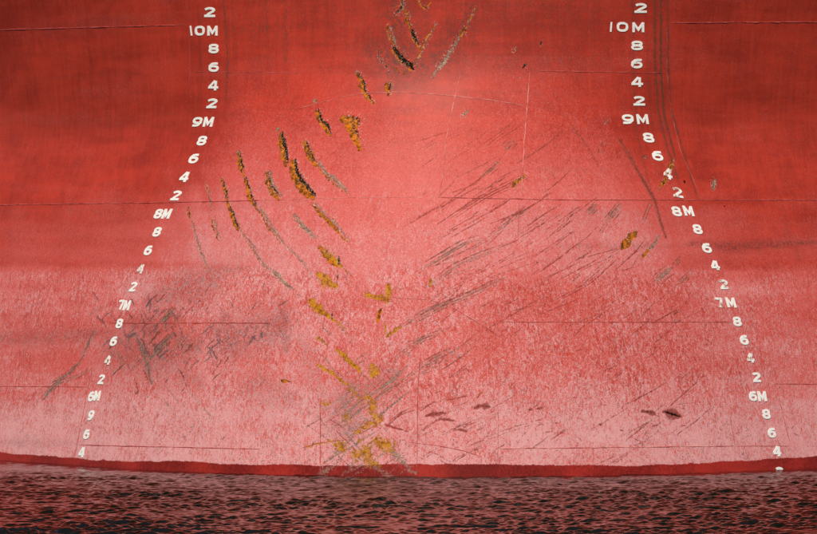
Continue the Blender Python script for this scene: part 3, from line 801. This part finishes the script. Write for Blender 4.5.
def glyph_mesh(ch, cx, cy, w, hgt, shear, rot, thick=0.0055):
    verts, faces = [], []
    for si, (pts, closed) in enumerate(GLYPH[ch]):
        p = np.array(pts, float)
        # thicken in a box of the glyph's own proportions
        asp = w / hgt
        q = p * [max(asp, 0.75), 1.0]
        n = len(q)
        if closed:
            d0 = q - np.roll(q, 1, 0); d1 = np.roll(q, -1, 0) - q
        else:
            d = np.diff(q, axis=0); d0 = np.vstack([d[:1], d]); d1 = np.vstack([d, d[-1:]])
        d0 /= np.linalg.norm(d0, axis=1, keepdims=True); d1 /= np.linalg.norm(d1, axis=1, keepdims=True)
        n0 = np.stack([-d0[:, 1], d0[:, 0]], -1); n1_ = np.stack([-d1[:, 1], d1[:, 0]], -1)
        mi = n0 + n1_; mi /= np.linalg.norm(mi, axis=1, keepdims=True)
        k = np.clip(1 / np.maximum((mi * n0).sum(1), .4), 1, 1.7)[:, None]
        hwid = 0.5 * (0.245 if ch != '1' else 0.32)
        L = q + mi * k * hwid; R = q - mi * k * hwid
        Li = q + mi * k * hwid * .92; Ri = q - mi * k * hwid * .92
        base = len(verts)
        for ring, z in ((L, 0.0), (Li, 1.0), (Ri, 1.0), (R, 0.0)):
            for (a, b) in ring:
                verts.append((a / max(asp, 0.75), b, z * (1 + 0.07 * si)))
        m = n if closed else n - 1
        for i in range(m):
            j = (i + 1) % n
            for s in range(3):
                faces.append((base + s * n + i, base + s * n + j, base + (s + 1) * n + j, base + (s + 1) * n + i))
        if not closed:
            faces.append((base, base + n, base + 2 * n, base + 3 * n))
            faces.append((base + n - 1, base + 4 * n - 1, base + 3 * n - 1, base + 2 * n - 1))
    V = np.array(verts)
    u = (V[:, 0] - .5) * w; v = (V[:, 1] - .5) * hgt
    u = u + shear * v
    c, s = math.cos(math.radians(rot)), math.sin(math.radians(rot))
    px = cx + u * c + v * s; py = cy - (v * c - u * s)
    X, Z = px_to_hull(px, py)
    nn = hull_normal(X, Z)
    P = np.stack([X, hull_y(X, Z), Z], -1) + nn * (V[:, 2:3] * thick - 0.002 * (V[:, 2:3] == 0))
    me = bpy.data.meshes.new('draught_mark')
    me.from_pydata(P.tolist(), [], faces)
    me.update()
    return me


MARKS = [  # char, x, y, width, height, shear, rotation, worn
    ('2', 209.7, 12.3, 11.2, 10), ('1', 191.2, 30.8, 3.6, 9.8, -.12), ('0', 199.9, 30.8, 10.2, 9.8), ('M', 212.6, 30.8, 10.6, 9.8), ('8', 213.8, 48.7, 10.4, 9.6),
    ('6', 213.8, 67.2, 10.4, 9.6), ('4', 213.5, 85.7, 10, 9.6, .1), ('2', 212.1, 103.5, 10.2, 9.8, .18), ('9', 197.5, 122, 9.4, 9.8, .25), ('M', 208.6, 122, 9.6, 9.8, .25),
    ('8', 202.2, 140.8, 8.8, 9.8, .35), ('6', 194, 158.7, 9, 9.8, .4), ('4', 184.7, 177.2, 8.6, 10, .45), ('2', 176.2, 195.7, 8.4, 10, .45), ('8', 158.6, 213.9, 7, 9.8, .42),
    ('M', 167, 213.9, 7.4, 9.8, .42), ('8', 157.3, 232, 7.0, 9.8, .4), ('6', 148.4, 250.5, 6.8, 9.8, .36), ('4', 140.8, 269, 6, 9, .36, 0, 1), ('2', 133.3, 286.9, 6, 9.8, .34),
    ('7', 121.3, 304.7, 5.4, 9.8, .3), ('M', 127, 305.4, 5.8, 9.8, .3), ('8', 119.6, 323.5, 5.8, 9.8, .28), ('6', 113.8, 341.3, 6, 9.6, .28), ('4', 108, 360.2, 5.4, 9, .26, 0, 1),
    ('2', 101.4, 379.4, 5.6, 9.8, .26), ('6', 91.4, 396.5, 5.2, 10, .22), ('M', 97.3, 395.8, 5.4, 10, .22), ('9', 91.2, 415.3, 5, 10, .24), ('6', 86.7, 434.2, 5.4, 10, .2),
    ('4', 81.9, 452.4, 5.6, 10, .2), ('2', 79, 470.6, 5.4, 10, .2),
    ('2', 640.5, 8.2, 12.6, 9.8, .06), ('1', 611, 27, 3.9, 9.8, .08), ('0', 622.4, 27, 12, 9.8), ('M', 638.2, 27.4, 12.6, 9.8), ('8', 637, 45.6, 12.4, 9.6), ('6', 636.7, 63.7, 12, 9.6),
    ('4', 637, 82.2, 11.6, 9.6), ('2', 638.8, 101, 11.8, 9.6, -.05), ('9', 627.8, 119.3, 12, 9.8, -.12), ('M', 642.4, 119.3, 12, 9.8, -.15), ('8', 648.4, 137.8, 11, 9.8, -.3, 3),
    ('6', 657.3, 156, 10.8, 9.8, -.36, 4), ('4', 667.9, 173.8, 9.4, 9.6, -.35, 22, 1), ('2', 677.2, 192.6, 10, 9.6, -.42, 10, 1), ('8', 676.5, 211.5, 9.2, 9.8, -.4, 4),
    ('M', 688.3, 211.1, 9.6, 9.8, -.4, 4), ('8', 697.4, 229.3, 8.6, 9.8, -.36, 3), ('6', 706.6, 248.1, 8.8, 9.8, -.36, 2), ('4', 714.9, 265.6, 8.2, 9.4, -.34), ('2', 723.4, 284.5, 8.6, 9.8, -.3, 0, 1),
    ('7', 719.3, 302.6, 7.6, 9.8, -.3, 3, 1), ('M', 730.8, 302.6, 8.8, 9.8, -.34, 2), ('8', 737.1, 321.5, 7.6, 9.8, -.2), ('6', 744, 340, 7.8, 9.8, -.24), ('4', 750.2, 358.1, 7, 9.2, -.2, 0, 1),
    ('2', 756.3, 377.3, 7.8, 9.8, -.14), ('6', 752.9, 396.2, 7.4, 10, -.16), ('M', 762, 396.2, 8, 10, -.16), ('8', 766.3, 414, 7.2, 10, -.14), ('6', 771.7, 432.8, 7.4, 10, -.12),
    ('4', 776.9, 451.3, 7.6, 10, -.1), ('2', 779.4, 471.9, 7.2, 10, -.1),
]
for mk in MARKS:
    mk = tuple(mk) + (0,) * (8 - len(mk))
    chx, cx, cy, w, hg, sh, ro, worn = mk
    o = add_obj('draught_mark', glyph_mesh(chx, cx, cy, w, hg, sh, ro), M_MARK_WORN if worn else M_MARK, ship)
    if worn:
        o['label'] = 'white raised draught mark with rusted paint'

# ------------------------------------------------------------------ water
def axis(lo, hi, d, far_lo, far_hi):
    a = list(np.arange(lo, hi + 1e-6, d))
    s = d; x = hi
    while x < far_hi:
        s *= 1.16; x += s; a.append(x)
    s = d; x = lo; pre = []
    while x > far_lo:
        s *= 1.16; x -= s; pre.append(x)
    return np.array(pre[::-1] + a)


wx = axis(-5.6, 5.6, 0.016, -900, 900)
wy = axis(-14.0, 3.0, 0.018, -500, 2500)
WX, WY = np.meshgrid(wx, wy, indexing='ij')
H = np.zeros_like(WX)
rw = np.random.default_rng(5)
for i in range(70):
    lam = 0.075 * (0.48 / 0.075) ** rw.uniform(0, 1) ** 1.25
    th = math.radians(rw.normal(80, 42))
    k = 2 * np.pi / lam
    amp = 0.0040 * (lam / 0.5) ** 0.85 * rw.uniform(.5, 1.3)
    ph = k * (WX * math.cos(th) + WY * math.sin(th)) + rw.uniform(0, 6.28)
    H += amp * (np.sin(ph) + 0.22 * np.sin(2 * ph + 1.57))
H *= np.clip(0.9 + 0.5 * vnoise(WX, WY, 1.2, 1.0, 2, 80), 0.5, 1.4)
H += 0.012 * vnoise(WX, WY, 0.22, 0.10, 2, 79, 0.45) + 0.006 * vnoise(WX + 3.3, WY, 0.7, 0.5, 2, 82)
_sl = np.diff(H[300:700, 200:700], axis=1) / 0.018
H *= 0.25 / _sl.std()
calm = 0.13 + 0.87 * sstep(-0.3, -3.4, WY + 0.25 * vnoise(WX, WY, 1.4, .8, 3, 77) * 2)       # lee of the bow
gx = np.gradient(wx); gy = np.gradient(wy)
res = np.clip(1.3 - np.maximum(gx[:, None], gy[None, :]) / 0.12, 0, 1)
gust = 0.85 + 0.35 * vnoise(WX, WY, 2.2, 1.2, 2, 78)
H = H * calm * res * gust
Nw = NT('dark_harbour_water')
Nw.b.inputs['Base Color'].default_value = (0.005, 0.005, 0.003, 1)
Nw.b.inputs['Roughness'].default_value = 0.05
Nw.b.inputs['IOR'].default_value = 1.333
nb = Nw.noise(9, 4, 0.6, 0.4, Nw.coords((1, 1, 1)))
bpw = Nw.n('ShaderNodeBump'); bpw.inputs['Strength'].default_value = 0.10; bpw.inputs['Distance'].default_value = 0.02
Nw.l(nb, bpw.inputs['Height']); Nw.l(bpw.outputs[0], Nw.b.inputs['Normal'])
water = add_obj('water', grid_mesh('water', np.stack([WX, WY, H], -1).reshape(-1, 3), len(wx), len(wy)), Nw.m)
water['kind'] = 'structure'
